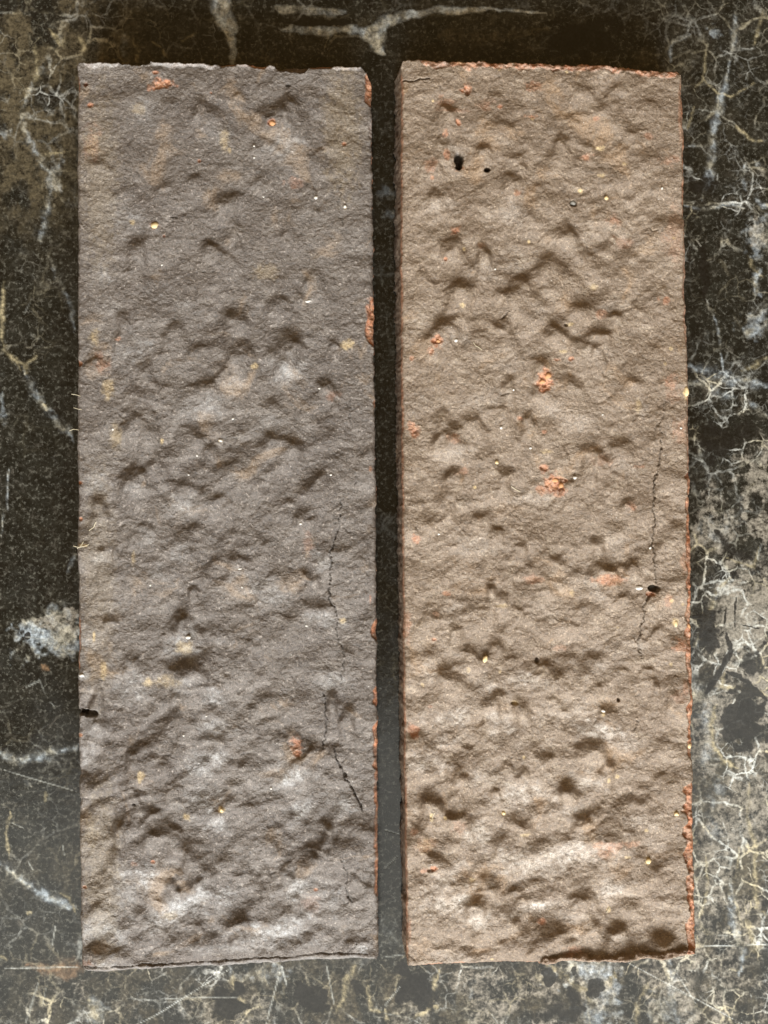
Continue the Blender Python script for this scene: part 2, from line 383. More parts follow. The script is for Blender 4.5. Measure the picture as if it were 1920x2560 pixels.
    band(vein_glint, 1, [(1215, 130), (1330, 132), (1450, 128), (1560, 135)], 24, 34, .75)
    band(pale, 1, [(1240, 200), (1330, 220), (1420, 230)], 50, 40, .25)
    band(vein_glint, 2, [(-90, 140), (0, 100), (100, 62), (250, 42), (450, 40), (690, 60)], 42, 10, .8)
    band(gold, 2, [(0, 100), (100, 62), (250, 42), (450, 40), (660, 58)], 26, 8, .4)
    band(vein_glint, 1, [(1560, 130), (1610, 165), (1659, 230)], 40, 46, 1.2, .2)  # Y-shaped glint above the gap, painted into the stone colour
    band(vein_glint, 2, [(-50, 170), (10, 130)], 30, 20, 1.0, .2)
    band(warm, 2, [(250, 150), (420, 160), (700, 130)], 70, 40, .6, .2)
    Dk = [(6, [(1475, 520), (1500, 600), (1450, 690), (1390, 780)], 13, .95), (6, [(1520, 370), (1515, 500)], 6, .8), (6, [(1480, 690), (1540, 715), (1600, 760), (1659, 815)], 13, .9), (6, [(1550, 490), (1630, 505)], 4, .8), (6, [(1480, 400), (1470, 490)], 6, .7),
          (6, [(1430, 80), (1480, 150), (1590, 210)], 22, .6), (4, [(1375, 0), (1390, 90), (1385, 190)], 22, 1), (2, [(1380, 1060), (1375, 1106)], 18, 1), (6, [(1470, 440), (1640, 390)], 5, .5), (1, [(1215, 92), (1400, 98), (1520, 88)], 16, .9)]
    for k, (r, p, w, s) in enumerate(Dk):
        stroke(dark, X, Y, [zp(r, *q) for q in p], w * .62, s, seed=k + 303, wob=.4, brk=.15)
    B = [(6, 1545, 900, 115, 130, 0, 1), (6, 1390, 510, 55, 90, 0, .85), (6, 1590, 660, 70, 50, 0, .6), (7, 985, 1010, 80, 90, 0, .85), (7, 1340, 1000, 80, 60, -30, 1), (7, 1545, 955, 50, 40, 0, .6), (8, 130, 950, 110, 100, -40, .85), (8, 820, 880, 22, 30, 0, .8),
         (8, 715, 905, 34, 40, 0, .8), (8, 905, 955, 40, 50, 0, .8), (8, 810, 980, 40, 50, 0, .6), (8, 760, 1050, 110, 60, 0, .6), (4, 1430, 810, 110, 120, 0, .7), (4, 1560, 760, 90, 60, 0, .5), (8, 1600, 640, 30, 50, 0, .5), (8, 1340, 900, 50, 60, 0, .4), (8, 1590, 800, 100, 40, 0, .4),
         (1, 700, 150, 330, 130, 0, .35), (2, 870, 170, 200, 110, 0, .6), (5, 120, 540, 16, 22, 0, .8), (2, 1380, 250, 60, 100, 0, .3), (2, 1380, 800, 60, 60, 0, .6)]  # wide patches above the bricks paint their shadow into the stone
    for k, (r, x, y, rx, ry, a, s) in enumerate(B):
        blob(dark, X, Y, *zp(r, x, y), rx * ZS, ry * ZS, a, s, seed=k + 353, rag=.75, fine=24)
    Sc = [(7, [(0, 5), (150, 50), (340, 105)], 1.6, .5), (7, [(1000, 865), (800, 990), (690, 1060), (600, 1106)], 1.6, .8), (7, [(630, 1005), (780, 995), (1060, 990)], 1.3, .5), (7, [(1215, 850), (1240, 945)], 2, .8), (7, [(1212, 870), (1150, 1106)], 2, .7),
          (7, [(1408, 840), (1445, 1030)], 2, .6), (7, [(240, 680), (222, 780)], 2, .7), (7, [(120, 400), (142, 442)], 2, .6), (7, [(270, 330), (278, 380)], 2, .6), (7, [(165, 930), (110, 1106)], 3, .4),
          (8, [(1056, 843), (1200, 920), (1370, 1010), (1545, 1106)], 1.6, .8), (8, [(1250, 865), (1345, 1015)], 1.6, .7), (8, [(0, 265), (62, 285)], 1.6, .8), (8, [(1355, 772), (1652, 764)], 1.8, .9), (8, [(0, 814), (85, 811)], 1.8, .7), (7, [(18, 866), (340, 862)], 2, .8),
          (8, [(70, 945), (0, 1030)], 1.6, .6), (8, [(0, 1060), (130, 1085)], 1.5, .4), (4, [(1330, 870), (1380, 890)], 1.6, .6), (2, [(1640, 960), (1610, 1060)], 1.8, .7), (2, [(1312, 1040), (1325, 1060)], 2, .8), (6, [(1610, 210), (1630, 140)], 2, .6), (3, [(130, 200), (105, 250)], 2, .3)]
    for k, (r, p, w, s) in enumerate(Sc):
        stroke(scr, X, Y, [zp(r, *q) for q in p], max(w * 1.35, 2.2), s, seed=k + 403, wob=.05, brk=.45, soft=False)
    rs = np.random.RandomState(5)
    for k in range(46):
        cx, cy = rs.rand() * W0, (1500 + rs.rand() * 1050 if k % 3 else rs.rand() * H0)
        a = rs.normal(0, .9) + (1.3 if k % 2 else .4); L = 15 + rs.rand() * 60
        stroke(scr, X, Y, [(cx, cy), (cx + L * math.cos(a), cy + L * math.sin(a))], 2.2, .25 + .3 * rs.rand(), seed=k + 503, wob=.05, brk=.4, soft=False)
    stroke(stain, X, Y, [zp(7, 130, 862), zp(7, 350, 868)], 13, .5, seed=801, wob=.6)
    blob(stain, X, Y, *zp(7, 300, 890), 50 * ZS, 30 * ZS, 0, .35, seed=802)
    stroke(stain, X, Y, [zp(5, 180, 660), zp(5, 210, 680)], 7, .6, seed=803)
    co = np.stack([(X - W0 / 2) * Sf, (H0 / 2 - Y) * Sf, np.zeros(X.shape)], -1).reshape(-1, 3)
    at = {'mask': np.stack([vein_glint, gold, pale, dark], -1).reshape(-1, 4), 'mask2': np.stack([scr, stain, warm, webz], -1).reshape(-1, 4)}
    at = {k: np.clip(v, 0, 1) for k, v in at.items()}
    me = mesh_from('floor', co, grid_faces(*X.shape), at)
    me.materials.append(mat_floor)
    o = bpy.data.objects.new('floor', me); col.objects.link(o)
    o['kind'] = 'structure'
    o['label'] = 'polished dark brown marble floor with pale veins and scratches'
    return o
build_floor()

# ------------------------------------------------------------------ the bricks
def sample(pts, t):
    p = np.array(pts, float)
    return np.interp(t, p[:, 0], p[:, 1])

def build_brick(name, label, mat, left, right, top, bottom, base_out, dents, whites, oranges, yellows, cracks, holes, strips, seed, relief, aniso, side_orange, dent_gain):
    """left/right: (y, x) outline points; top/bottom: (x, y) outline points, all in photograph pixels"""
    x0, x1 = left[0][1], right[0][1]; y0, y1 = top[0][1], bottom[0][1]
    nj, ni = int((x1 - x0) / 2.05), int((y1 - y0) / 2.05)
    u = np.linspace(0, 1, nj)[None, :]; v = np.linspace(0, 1, ni)[:, None]
    yy = y0 + (y1 - y0) * v; xx = x0 + (x1 - x0) * u
    def rough1(t, sd, a):
        return a * (fbm(t / 28., t * 0 + sd, sd + seed, 3) * 2.2 + .8 * fbm(t / 7., t * 0 + sd, sd + 5 + seed, 2))
    eL = sample(left, yy) + rough1(yy, 3, 2.0); eR = sample(right, yy) + rough1(yy, 13, 2.6)
    eT = sample(top, xx) + rough1(xx, 23, strips.get('rag_top', 3.)); eB = sample(bottom, xx) + rough1(xx, 33, 2.6)
    X = eL + (eR - eL) * u; Y = eT + (eB - eT) * v
    # rounded corners
    for (cu, cv, cr) in ((0, 0, 9), (1, 0, strips.get('corner', 12)), (0, 1, 9), (1, 1, 13)):
        cx = eL if cu == 0 else eR; cy = eT if cv == 0 else eB
        dx = np.abs(X - cx); dy = np.abs(Y - cy)
        k = np.clip(1 - dx / cr, 0, 1) * np.clip(1 - dy / cr, 0, 1) * .33 * cr
        X = X + (k if cu == 0 else -k); Y = Y + (k if cv == 0 else -k)
    dL, dR, dT, dB = X - eL, eR - X, Y - eT, eB - Y
    de = np.minimum(np.minimum(dL, dR), np.minimum(dT, dB))
    h = np.zeros(X.shape)
    M = {k: np.zeros(X.shape) for k in 'owyr'}
    # --- general relief of the moulded face
    a = math.radians(aniso); ca, sa = math.cos(a), math.sin(a)
    U = X * ca - Y * sa; Vv = X * sa + Y * ca
    wx = fbm(X / 120, Y / 120, seed + 1, 3) * 60
    amp = .45 + 1.3 * np.clip(fbm(X / 260, Y / 330, seed + 3, 2) + .28 + relief * (Y - 1300) / 2300, 0, .9)
    h += 29 * amp * fbm((U + wx) / 120, (Vv - wx) / 78, seed + 11, 2)
    h += 13 * amp * fbm((X - wx) / 74, (Y + wx) / 52, seed + 15, 2)
    h += 7.5 * amp * fbm((U + wx) / 40, (Vv - wx) / 27, seed + 21, 2)
    h += 3.0 * fbm(X / 17, Y / 13, seed + 31, 3)
    h += 1.8 * fbm(X / 8, Y / 7, seed + 41, 2)
    h += 5 * fbm(X / 330, Y / 330, seed + 51, 2) * 4
    # --- every single swelling: a steep back turned away from the window, a slow slope towards it
    for k, (r, x, y, L, w, ang, s) in enumerate(dents):
        cx, cy = zp(r, x, y); L *= ZS; w *= ZS
        R_ = L * 1.2 + w * 5
        sl = win(X, Y, cx, cy, R_); x_, y_ = X[sl], Y[sl]
        if x_.size == 0: continue
        f = max(w * 1.7, 12.)
        x_ = x_ + w * 1.0 * fbm(x_ / f, y_ / f, seed + 200 + k, 2); y_ = y_ + w * .9 * fbm(x_ / f, y_ / f, seed + 300 + k, 2)
        b = math.radians(ang); cb, sb = math.cos(b), math.sin(b)
        p = ((x_ - cx) * cb - (y_ - cy) * sb) / (L * .5)
        q = (x_ - cx) * sb + (y_ - cy) * cb
        q = q - w * .28 * p * p * (1 if k % 2 else -1)
        fall = sst(-.85 * w, .80 * w, q)
        rise = np.exp(-np.clip(q - .4 * w, 0, None) / (1.5 * w + .30 * L))
        h[sl] += dent_gain * s * w * fall * rise * np.exp(-1.1 * p ** 4 - .25 * p * p)
    for k, (r, x, y, rx, ry, ang, s) in enumerate(whites):
        cx, cy = zp(r, x, y)
        blob(M['w'], X, Y, cx, cy, rx * ZS * 1.15, ry * ZS * 1.15, ang, s * (.55 + .25 * min(1, max(0, (cy - 1500) / 500))), seed=seed + k, rag=.95, fine=22, soft=True)  # bloom made stronger lower down, painting in bright highlights
    for k, (r, x, y, rx, ry, s) in enumerate(oranges):
        cx, cy = zp(r, x, y)
        rx = max(rx, 4.5); ry = max(ry, 4.5)
        blob(M['o'], X, Y, cx, cy, rx * ZS * 1.1, ry * ZS * 1.1, 0, s * (.75 if s < .5 else 1), seed=seed + k + 50, rag=.9 if rx > 12 else .4, fine=12)
    for k, (r, x, y, rx, ry, s) in enumerate(yellows):
        cx, cy = zp(r, x, y)
        blob(M['y'], X, Y, cx, cy, max(rx, 4.5) * ZS, max(ry, 4.5) * ZS, 0, s, seed=seed + k + 90, rag=.6, fine=9)
    # spalls: the coat is broken away, rough clay a little lower
    sp = sst(.45, .8, M['o'])
    h -= sp * (4.5 - 9 * fbm(X / 8, Y / 8, seed + 61, 3))
    # --- edges: worn arris all round
    er = (7 + 10 * np.clip(fbm(X / 30, Y / 30, seed + 71, 2) + .3, 0, 1)) * np.where(dT < 20, .35, 1)
    h -= er * (1 - np.sqrt(np.clip(1 - (1 - np.clip(de / er, 0, 1)) ** 2, 0, 1)))
    # --- broken strips along edges
    for side, d, al in (('right', dR, Y), ('top', dT, X), ('left', dL, Y), ('bottom', dB, X)):
        for (t0, t1, w, drop, o_, rough, wh) in strips.get(side, []):
            ww = w * (1 + 1.3 * fbm(X / 26, Y / 26, seed + 81, 3)) * sst(t0 - 8, t0 + 12, al) * sst(t1 + 8, t1 - 12, al)
            m = 1 - sst(ww - 2.5, ww + 2.0, d)
            m = np.where(ww > 1.5, m, 0)
            h -= m * (drop * (.6 + .4 * sst(w, 0, d)) - rough * 1.7 * fbm(X / 15, Y / 12, seed + 85, 3))
            M['o'] = np.maximum(M['o'], m * o_ * np.clip(.85 + 1.6 * fbm(X / 20, Y / 20, seed + 87, 3), 0, 1))
            M['w'] = np.maximum(M['w'], m * wh)  # whitens edge lips, painting in the light they catch
    # --- holes and cracks cut deep
    for k, (r, x, y, rx, ry, dp) in enumerate(holes):
        cx, cy = zp(r, x, y)
        m = np.zeros(X.shape); blob(m, X, Y, cx, cy, rx * ZS, ry * ZS, 0, 1, seed=seed + k + 130, rag=.35, fine=10)
        h -= dp * sst(.1, .9, m)
    for k, (r, pts, w, dp) in enumerate(cracks):
        P = [zp(r, *q) for q in pts]
        q = np.array(P); c = (q.min(0) + q.max(0)) / 2; sl = win(X, Y, c[0], c[1], np.abs(q.max(0) - q.min(0)).max() / 2 + 30)
        x_, y_ = X[sl], Y[sl]
        f = fbm(x_ / 11, y_ / 11, seed + 150 + k, 3) * 13
        d, t = polydist(x_ + f, y_ + fbm(x_ / 11, y_ / 11, seed + 170 + k, 3) * 8, P)
        w_ = w * .66 * (.65 + .9 * np.clip(fbm(x_ / 30, y_ / 30, seed + 180, 2) + .4, 0, 1)) * (.4 + .6 * np.clip(np.minimum(t, 1 - t) * 5, 0, 1))
        h[sl] -= .5 * dp * (1 - sst(.25, 1.0, d / w_))
    # --- to metres
    hz = T + h * S
    top_co = np.stack([(X - W0 / 2) * S, (H0 / 2 - Y) * S, hz], -1)
    n0 = ni * nj
    idx = np.arange(n0).reshape(ni, nj)
    loop = np.concatenate([idx[:, 0], idx[-1, 1:], idx[::-1, -1][1:], idx[0, ::-1][1:-1]])     # counter-clockwise seen from above
    sidev = np.concatenate([np.tile([-1., 0], (ni, 1)), np.tile([0, -1.], (nj - 1, 1)), np.tile([1., 0], (ni - 1, 1)), np.tile([0, 1.], (nj - 2, 1))])
    outw = np.concatenate([np.interp(np.linspace(0, 1, ni), [0, 1], base_out[0]), np.full(nj - 1, base_out[1]), np.full(ni - 1, base_out[2]), np.full(nj - 2, base_out[3])])
    so = np.concatenate([np.full(ni, side_orange[0]), np.full(nj - 1, side_orange[1]), np.full(ni - 1, side_orange[2]), np.full(nj - 2, side_orange[3])])
    # soften the jump of direction at the corners
    K = 9
    def smooth_(a_):
        b_ = np.concatenate([a_[-K:], a_, a_[:K]])
        return np.stack([np.convolve(b_[:, c], np.ones(2 * K + 1) / (2 * K + 1), 'valid') for c in range(b_.shape[1])], 1)
    sidev = smooth_(sidev); outw = smooth_(outw[:, None])[:, 0]
    P0 = top_co.reshape(-1, 3)[loop]
    nl = len(loop); arc = np.arange(nl) * 2.05
    rows = 16
    cos = [top_co.reshape(-1, 3)]; masks = [np.stack([M['o'], M['w'], M['y'], M['r']], -1).reshape(-1, 4)]
    quads = [grid_faces(ni, nj)]
    prev = loop
    edge_m = masks[0][loop]
    for rI in range(1, rows + 1):
        t = rI / rows
        z = P0[:, 2] * (1 - t) + 0.0 * t
        dpx = t * T / S
        ro = 11 * fbm(arc / 22, np.full(nl, dpx / 22.), seed + 91, 4) * min(1, t * 4) + 4 * fbm(arc / 7, np.full(nl, dpx / 7.), seed + 95, 2) * min(1, t * 6)
        off = (outw * t + ro) * S
        if rI >= rows - 1: off = off - 3 * S * (rI - rows + 2)
        p = P0.copy(); p[:, :2] += sidev * off[:, None]; p[:, 2] = z
        base = sum(len(c) for c in cos)
        cur = base + np.arange(nl)
        cos.append(p)
        om = np.clip(so + 1.3 * fbm(arc / 35, np.full(nl, dpx / 30.), seed + 97, 4), 0, 1)
        mm = np.zeros((nl, 4)); mm[:, 0] = om
        masks.append(mm)
        quads.append(np.stack([prev, np.roll(prev, -1)[:], np.roll(cur, -1), cur], -1)[:, ::-1])
        prev = cur
    cen = sum(len(c) for c in cos)
    cos.append(prev_co := np.array([[cos[-1][:, 0].mean(), cos[-1][:, 1].mean(), 0.0]])); masks.append(np.zeros((1, 4)))
    tris = np.stack([prev, np.full(nl, cen), np.roll(prev, -1)], -1)
    me = mesh_from(name, np.concatenate(cos), np.concatenate(quads), {'mask': np.clip(np.concatenate(masks), 0, 1)}, tris=tris)
    me.materials.append(mat)
    # origin at the base of the brick
    cx, cy = cos[-1][0, 0], cos[-1][0, 1]
    o = bpy.data.objects.new(name, me); col.objects.link(o)
    me.transform(__import__('mathutils').Matrix.Translation((-cx, -cy, 0)))
    o.location = (cx, cy, 0)
    o['label'] = label; o['category'] = 'brick'; o['group'] = 'bricks laid side by side on the marble'
    def height(px, py):
        j = np.argmin(np.hypot(X - px, Y - py)); return hz.ravel()[j]
    return o, height

# hollows: (crop, x, y, length, width, angle, strength)
d = lambda r, s: [(r,) + tuple(q) for q in s]
dents_left = d(1, [(1170, 485, 130, 50, 28, 1.1), (1240, 440, 110, 50, 22, 1.0), (840, 470, 110, 40, 58, .9), (1030, 408, 60, 24, 0, .8), (1450, 595, 150, 34, 45, .8), (1350, 665, 90, 30, 45, .6), (985, 870, 100, 60, 0, .9), (715, 790, 110, 40, 10, .5),
    (600, 1065, 80, 50, 0, .8), (885, 1060, 80, 44, 45, .9), (840, 770, 60, 25, 0, .6), (1340, 420, 90, 40, 60, .5), (740, 440, 70, 25, 0, .5), (680, 296, 100, 22, 0, .8), (430, 690, 100, 50, 0, .4), (1340, 800, 60, 30, 0, .6), (1370, 905, 60, 30, 0, .6), (1120, 620, 90, 40, 50, .4), (520, 830, 110, 40, 20, .4), (940, 560, 80, 40, 40, .3), (1230, 1000, 90, 35, 40, .5), (1100, 780, 70, 30, 50, .4)]) \
  + d(3, [(535, 265, 70, 44, 0, .9), (750, 305, 110, 40, 0, 1), (1010, 270, 100, 54, 0, 1), (1240, 350, 140, 66, 0, 1.15), (1305, 385, 60, 30, -40, .9), (1010, 400, 120, 50, 30, .8), (620, 475, 60, 34, 20, .8), (440, 460, 70, 36, -60, .7), (1385, 545, 60, 46, 40, .8),
    (1445, 630, 50, 36, 20, .8), (870, 560, 140, 50, 30, .8), (640, 660, 70, 40, 0, .6), (550, 715, 140, 56, 40, 1), (840, 750, 130, 46, -35, .8), (905, 830, 60, 34, 0, .8), (1200, 785, 160, 54, 12, .9), (1290, 820, 80, 34, -40, .9), (550, 955, 140, 56, 42, 1), (660, 880, 70, 34, 30, .8),
    (800, 990, 160, 28, -10, .9), (920, 1030, 100, 50, -20, 1), (430, 1060, 70, 44, 0, .8), (1340, 985, 160, 36, 42, .9), (1240, 1060, 90, 30, 20, .6), (1320, 1095, 70, 24, 0, .7), (1180, 200, 90, 40, 40, .8), (1340, 90, 90, 40, 30, .7), (1290, 170, 70, 30, 10, .6), (560, 40, 110, 40, 20, .5), (1440, 375, 50, 34, 0, .8), (1140, 420, 60, 40, 60, .5), (1150, 640, 90, 40, 40, .4), (720, 560, 90, 30, 20, .4)]) \
  + d(5, [(820, 655, 180, 60, 4, 1.3), (700, 668, 60, 36, 10, .7), (755, 490, 120, 46, 65, 1.05), (785, 450, 50, 40, 10, .8), (820, 325, 60, 46, 20, .9), (565, 630, 70, 42, 0, .9), (480, 460, 60, 34, 0, .7), (945, 735, 70, 34, 0, .7), (770, 790, 80, 32, 0, .8), (1340, 275, 80, 38, 0, .9), (1230, 275, 100, 44, -40, .8), (1350, 385, 160, 46, -25, .8), (1440, 785, 50, 44, 0, 1),
    (1505, 875, 70, 50, 0, 1), (420, 770, 70, 70, 0, .6), (920, 860, 90, 40, 10, .8), (1270, 945, 70, 34, 0, .9), (1190, 990, 90, 36, 40, .9), (1370, 1030, 70, 44, -45, .9), (580, 1020, 70, 50, 0, .9), (1030, 185, 100, 40, 0, .8), (1130, 125, 80, 34, -20, .6), (640, 60, 80, 30, -30, .7), (440, 165, 36, 22, 0, .8), (500, 157, 30, 22, 0, .8), (1060, 1080, 90, 30, 30, .7), (1500, 600, 70, 30, 0, .5), (900, 960, 120, 36, 40, .6), (1540, 200, 100, 40, 20, .5), (1320, 20, 90, 40, 0, .8), (700, 1080, 90, 40, 40, .5), (430, 900, 90, 40, 0, .5)]) \
  + d(7, [(650, 185, 110, 40, 5, 1.1), (520, 230, 60, 56, 0, .8), (650, 265, 60, 34, 0, .9), (715, 270, 80, 44, 45, .9), (475, 395, 100, 36, 68, .9), (865, 385, 120, 56, -25, 1.05), (905, 440, 70, 40, 0, .9), (830, 490, 110, 56, 45, 1), (740, 480, 60, 44, 20, .8), (1040, 440, 100, 40, 42, .9), (1150, 330, 80, 34, 40, .9), (1330, 400, 100, 44, 68, 1), (1380, 320, 90, 34, 60, .8), (1410, 255, 50, 44, 0, .9),
    (1150, 440, 50, 34, 0, .9), (1275, 545, 70, 34, 0, .8), (1010, 640, 120, 54, 20, 1.1), (450, 600, 70, 36, -40, .8), (650, 690, 70, 28, 50, .9), (1100, 580, 110, 32, 45, .9), (1180, 660, 90, 28, 0, .7), (880, 740, 130, 40, 20, .8), (1270, 740, 160, 36, 15, .9), (1360, 700, 110, 32, 30, .8), (470, 785, 210, 42, -3, 1.15), (1500, 480, 60, 46, 60, .6), (1240, 420, 60, 46, 0, .7), (1020, 60, 90, 32, 10, .8), (750, 70, 70, 32, 0, .8), (560, 80, 70, 54, 20, .8), (1030, 720, 70, 40, 0, .7), (860, 660, 40, 30, 0, .7), (590, 620, 60, 40, 30, .5), (640, 560, 70, 30, 50, .6), (1180, 120, 90, 30, 20, .5)])
whites_left = d(1, [(1230, 640, 70, 60, 40, .35), (620, 480, 50, 60, 0, .3), (960, 570, 60, 40, 0, .2), (570, 950, 80, 60, 0, .25), (1240, 330, 90, 30, 0, .2), (660, 278, 280, 8, -1, .5)]) \
  + d(3, [(445, 78, 42, 36, 0, .40), (790, 205, 30, 26, 0, .40), (1330, 195, 14, 5, 20, .9), (1250, 490, 70, 50, 0, .42), (1010, 550, 40, 34, 0, .30), (880, 650, 90, 40, 20, .34), (780, 1080, 70, 40, 0, .42), (560, 410, 110, 60, 30, .30), (700, 170, 60, 40, 0, .25), (480, 220, 50, 40, 0, .2), (1140, 720, 60, 40, 0, .25), (420, 980, 40, 40, 0, .3), (600, 1000, 70, 40, 0, .2)]) \
  + d(5, [(795, 582, 85, 55, 20, .52), (560, 760, 50, 60, 0, .40), (930, 795, 44, 30, 0, .45), (1150, 350, 90, 50, -20, .38), (1400, 470, 70, 28, -25, .45), (1390, 215, 44, 34, 0, .4), (780, 738, 90, 36, 0, .32), (1440, 730, 70, 40, 0, .35), (880, 1085, 80, 40, 30, .5), (440, 195, 34, 22, 0, .35), (630, 110, 50, 30, 0, .3), (380, 560, 40, 50, 0, .3), (350, 705, 24, 12, 0, .9), (1480, 472, 14, 14, 0, .8), (780, 185, 50, 30, 0, .3), (680, 270, 50, 30, 0, .25), (930, 930, 60, 40, 0, .35), (400, 930, 40, 50, 0, .3), (380, 1050, 40, 60, 0, .3)]) \
  + d(7, [(1240, 40, 80, 44, 10, .55), (1310, 180, 70, 34, 30, .5), (1480, 165, 50, 34, 0, .42), (945, 240, 44, 30, 0, .42), (620, 475, 60, 44, 0, .42), (860, 560, 70, 44, 30, .5), (760, 605, 110, 34, 28, .58), (470, 715, 80, 50, 30, .42), (1140, 712, 120, 28, 0, .62), (1290, 520, 60, 34, 10, .5), (540, 510, 50, 70, 0, .35), (970, 560, 60, 40, 0, .42), (1250, 680, 110, 30, 25, .42), (880, 150, 60, 60, 0, .35), (400, 700, 60, 60, 0, .3), (720, 650, 60, 40, 0, .4), (1590, 780, 40, 20, 0, .5), (430, 840, 90, 18, 0, .25), (1100, 770, 300, 20, 2, .22), (1430, 560, 60, 60, 0, .2)])
oranges_left = d(1, [(700, 362, 48, 22, .95), (680, 315, 16, 8, .7), (655, 385, 22, 12, .5), (1178, 538, 18, 16, 1), (390, 455, 14, 10, .9), (368, 365, 8, 8, .9), (912, 402, 6, 6, .8), (860, 695, 8, 9, .9), (1487, 622, 10, 8, .7), (708, 1020, 5, 6, .8), (400, 610, 40, 70, .22), (1270, 790, 30, 20, .28), (1592, 380, 12, 60, .8), (668, 972, 18, 16, .35)]) \
  + d(3, [(1602, 240, 14, 50, .9), (1602, 320, 14, 26, .8), (345, 465, 10, 10, .95), (345, 980, 12, 7, .95), (1440, 600, 26, 26, .28), (510, 360, 14, 10, .5), (440, 470, 30, 40, .35), (1600, 920, 8, 12, .5)]) \
  + d(5, [(1285, 1000, 26, 28, .6), (1282, 1040, 18, 14, .7), (345, 30, 8, 8, .9), (1600, 380, 5, 20, .4), (345, 965, 10, 8, .8), (1330, 140, 20, 50, .2)]) \
  + d(7, [(665, 400, 10, 8, .6), (1365, 522, 10, 7, .8), (365, 515, 8, 6, .7), (1340, 590, 40, 40, .15), (580, 410, 14, 10, .4), (370, 840, 30, 14, .3)])
yellows_left = d(1, [(430, 760, 90, 420, .09), (1480, 560, 90, 300, .12), (400, 620, 40, 60, .22), (970, 600, 20, 50, .3), (990, 650, 10, 14, .5), (1490, 892, 8, 8, .6), (570, 960, 14, 12, .5), (600, 470, 30, 30, .2)]) \
  + d(3, [(1500, 380, 26, 24, .6), (1100, 475, 18, 16, .5), (405, 350, 22, 40, .35), (470, 570, 30, 50, .35), (500, 780, 30, 60, .25), (700, 800, 8, 14, .7), (950, 797, 9, 7, .9), (1150, 70, 60, 40, .15)]) \
  + d(5, [(420, 300, 80, 500, .07), (800, 585, 40, 30, .35), (720, 730, 60, 30, .25), (450, 680, 16, 40, .45), (405, 540, 8, 28, .6), (640, 735, 24, 20, .4), (575, 205, 10, 30, .35), (1480, 470, 14, 12, .5), (360, 145, 20, 6, .7)]) \
  + d(7, [(440, 450, 90, 420, .09), (610, 35, 18, 24, .55), (960, 178, 14, 16, .8), (810, 210, 18, 16, .5), (400, 280, 40, 80, .15), (740, 640, 40, 20, .2)])
cracks_left = [(1, [(720, 938), (745, 935), (775, 945)], 3.0, 14), (1, [(1468, 800), (1465, 890), (1478, 950), (1480, 1020)], 2.4, 7), (3, [(1512, 640), (1510, 690), (1520, 745)], 2.4, 8), (3, [(1542, 930), (1530, 990)], 2.4, 8), (3, [(1475, 1050), (1468, 1106)], 2.6, 10),
    (5, [(1470, 8), (1468, 70), (1440, 130), (1432, 165), (1436, 210), (1426, 270), (1418, 340), (1425, 390), (1450, 420), (1462, 465)], 3.0, 16), (5, [(1470, 66), (1500, 80), (1540, 102)], 2.2, 7), (5, [(1462, 465), (1456, 540), (1486, 600), (1482, 660), (1470, 720), (1476, 742)], 2.6, 12),
    (5, [(1398, 780), (1410, 870), (1404, 930), (1398, 1025)], 3.4, 16), (5, [(1438, 1025), (1455, 1070), (1480, 1112)], 3.4, 18), (7, [(1478, 0), (1500, 60), (1530, 105), (1552, 150), (1570, 188)], 4.2, 22), (7, [(1475, 380), (1502, 465), (1488, 520), (1500, 560), (1520, 582)], 3.2, 12), (7, [(1500, 800), (1535, 775), (1545, 750)], 2.6, 10), (7, [(345, 130), (380, 138)], 3, 12),
    (7, [(365, 855), (520, 852), (800, 838), (1000, 832), (1100, 822), (1250, 818), (1380, 806), (1500, 806), (1590, 800)], 4.2, 12), (7, [(1160, 465), (1200, 450)], 2.6, 10), (7, [(480, 632), (515, 636)], 2.6, 8), (3, [(505, 680), (530, 700), (560, 690)], 3, 8), (1, [(340, 330), (365, 370)], 2.6, 6)]
holes_left = [(5, 385, 868, 40, 16, 34), (5, 355, 862, 22, 18, 26), (1, 368, 362, 14, 10, 8), (7, 580, 157, 10, 6, 10), (1, 1245, 368, 12, 6, 8)]
strips_left = {'rag_top': 3.5, 'corner': 26,
    'right': [(176, 262, 14, 16, 1, 5, 0), (300, 345, 7, 10, .2, 4, .5), (745, 862, 15, 16, 1, 6, 0), (1000, 1020, 6, 10, .6, 4, 0), (1550, 1600, 9, 14, .9, 5, 0), (1720, 1765, 9, 12, .9, 5, 0), (1805, 1925, 9, 12, .95, 5, 0), (1925, 2240, 7, 10, .8, 5, 0)],
    'top': [(210, 300, 9, -5, .1, 4, .35), (375, 540, 9, -5, .1, 4, .4), (590, 690, 8, -4, .15, 4, .3), (830, 905, 8, -4, .1, 4, .3), (300, 375, 7, 22, .25, 4, 0), (545, 590, 7, 10, .8, 5, 0), (620, 670, 6, 9, .8, 5, 0), (690, 770, 13, 26, .1, 4, 0), (770, 830, 6, 9, .9, 5, 0)],
    'bottom': [(200, 940, 9, 14, 0, 3, .12)],
    'left': [(190, 230, 5, 8, .8, 3, 0), (900, 915, 5, 8, .9, 3, 0), (1540, 1680, 5, 8, .9, 3, 0)]}

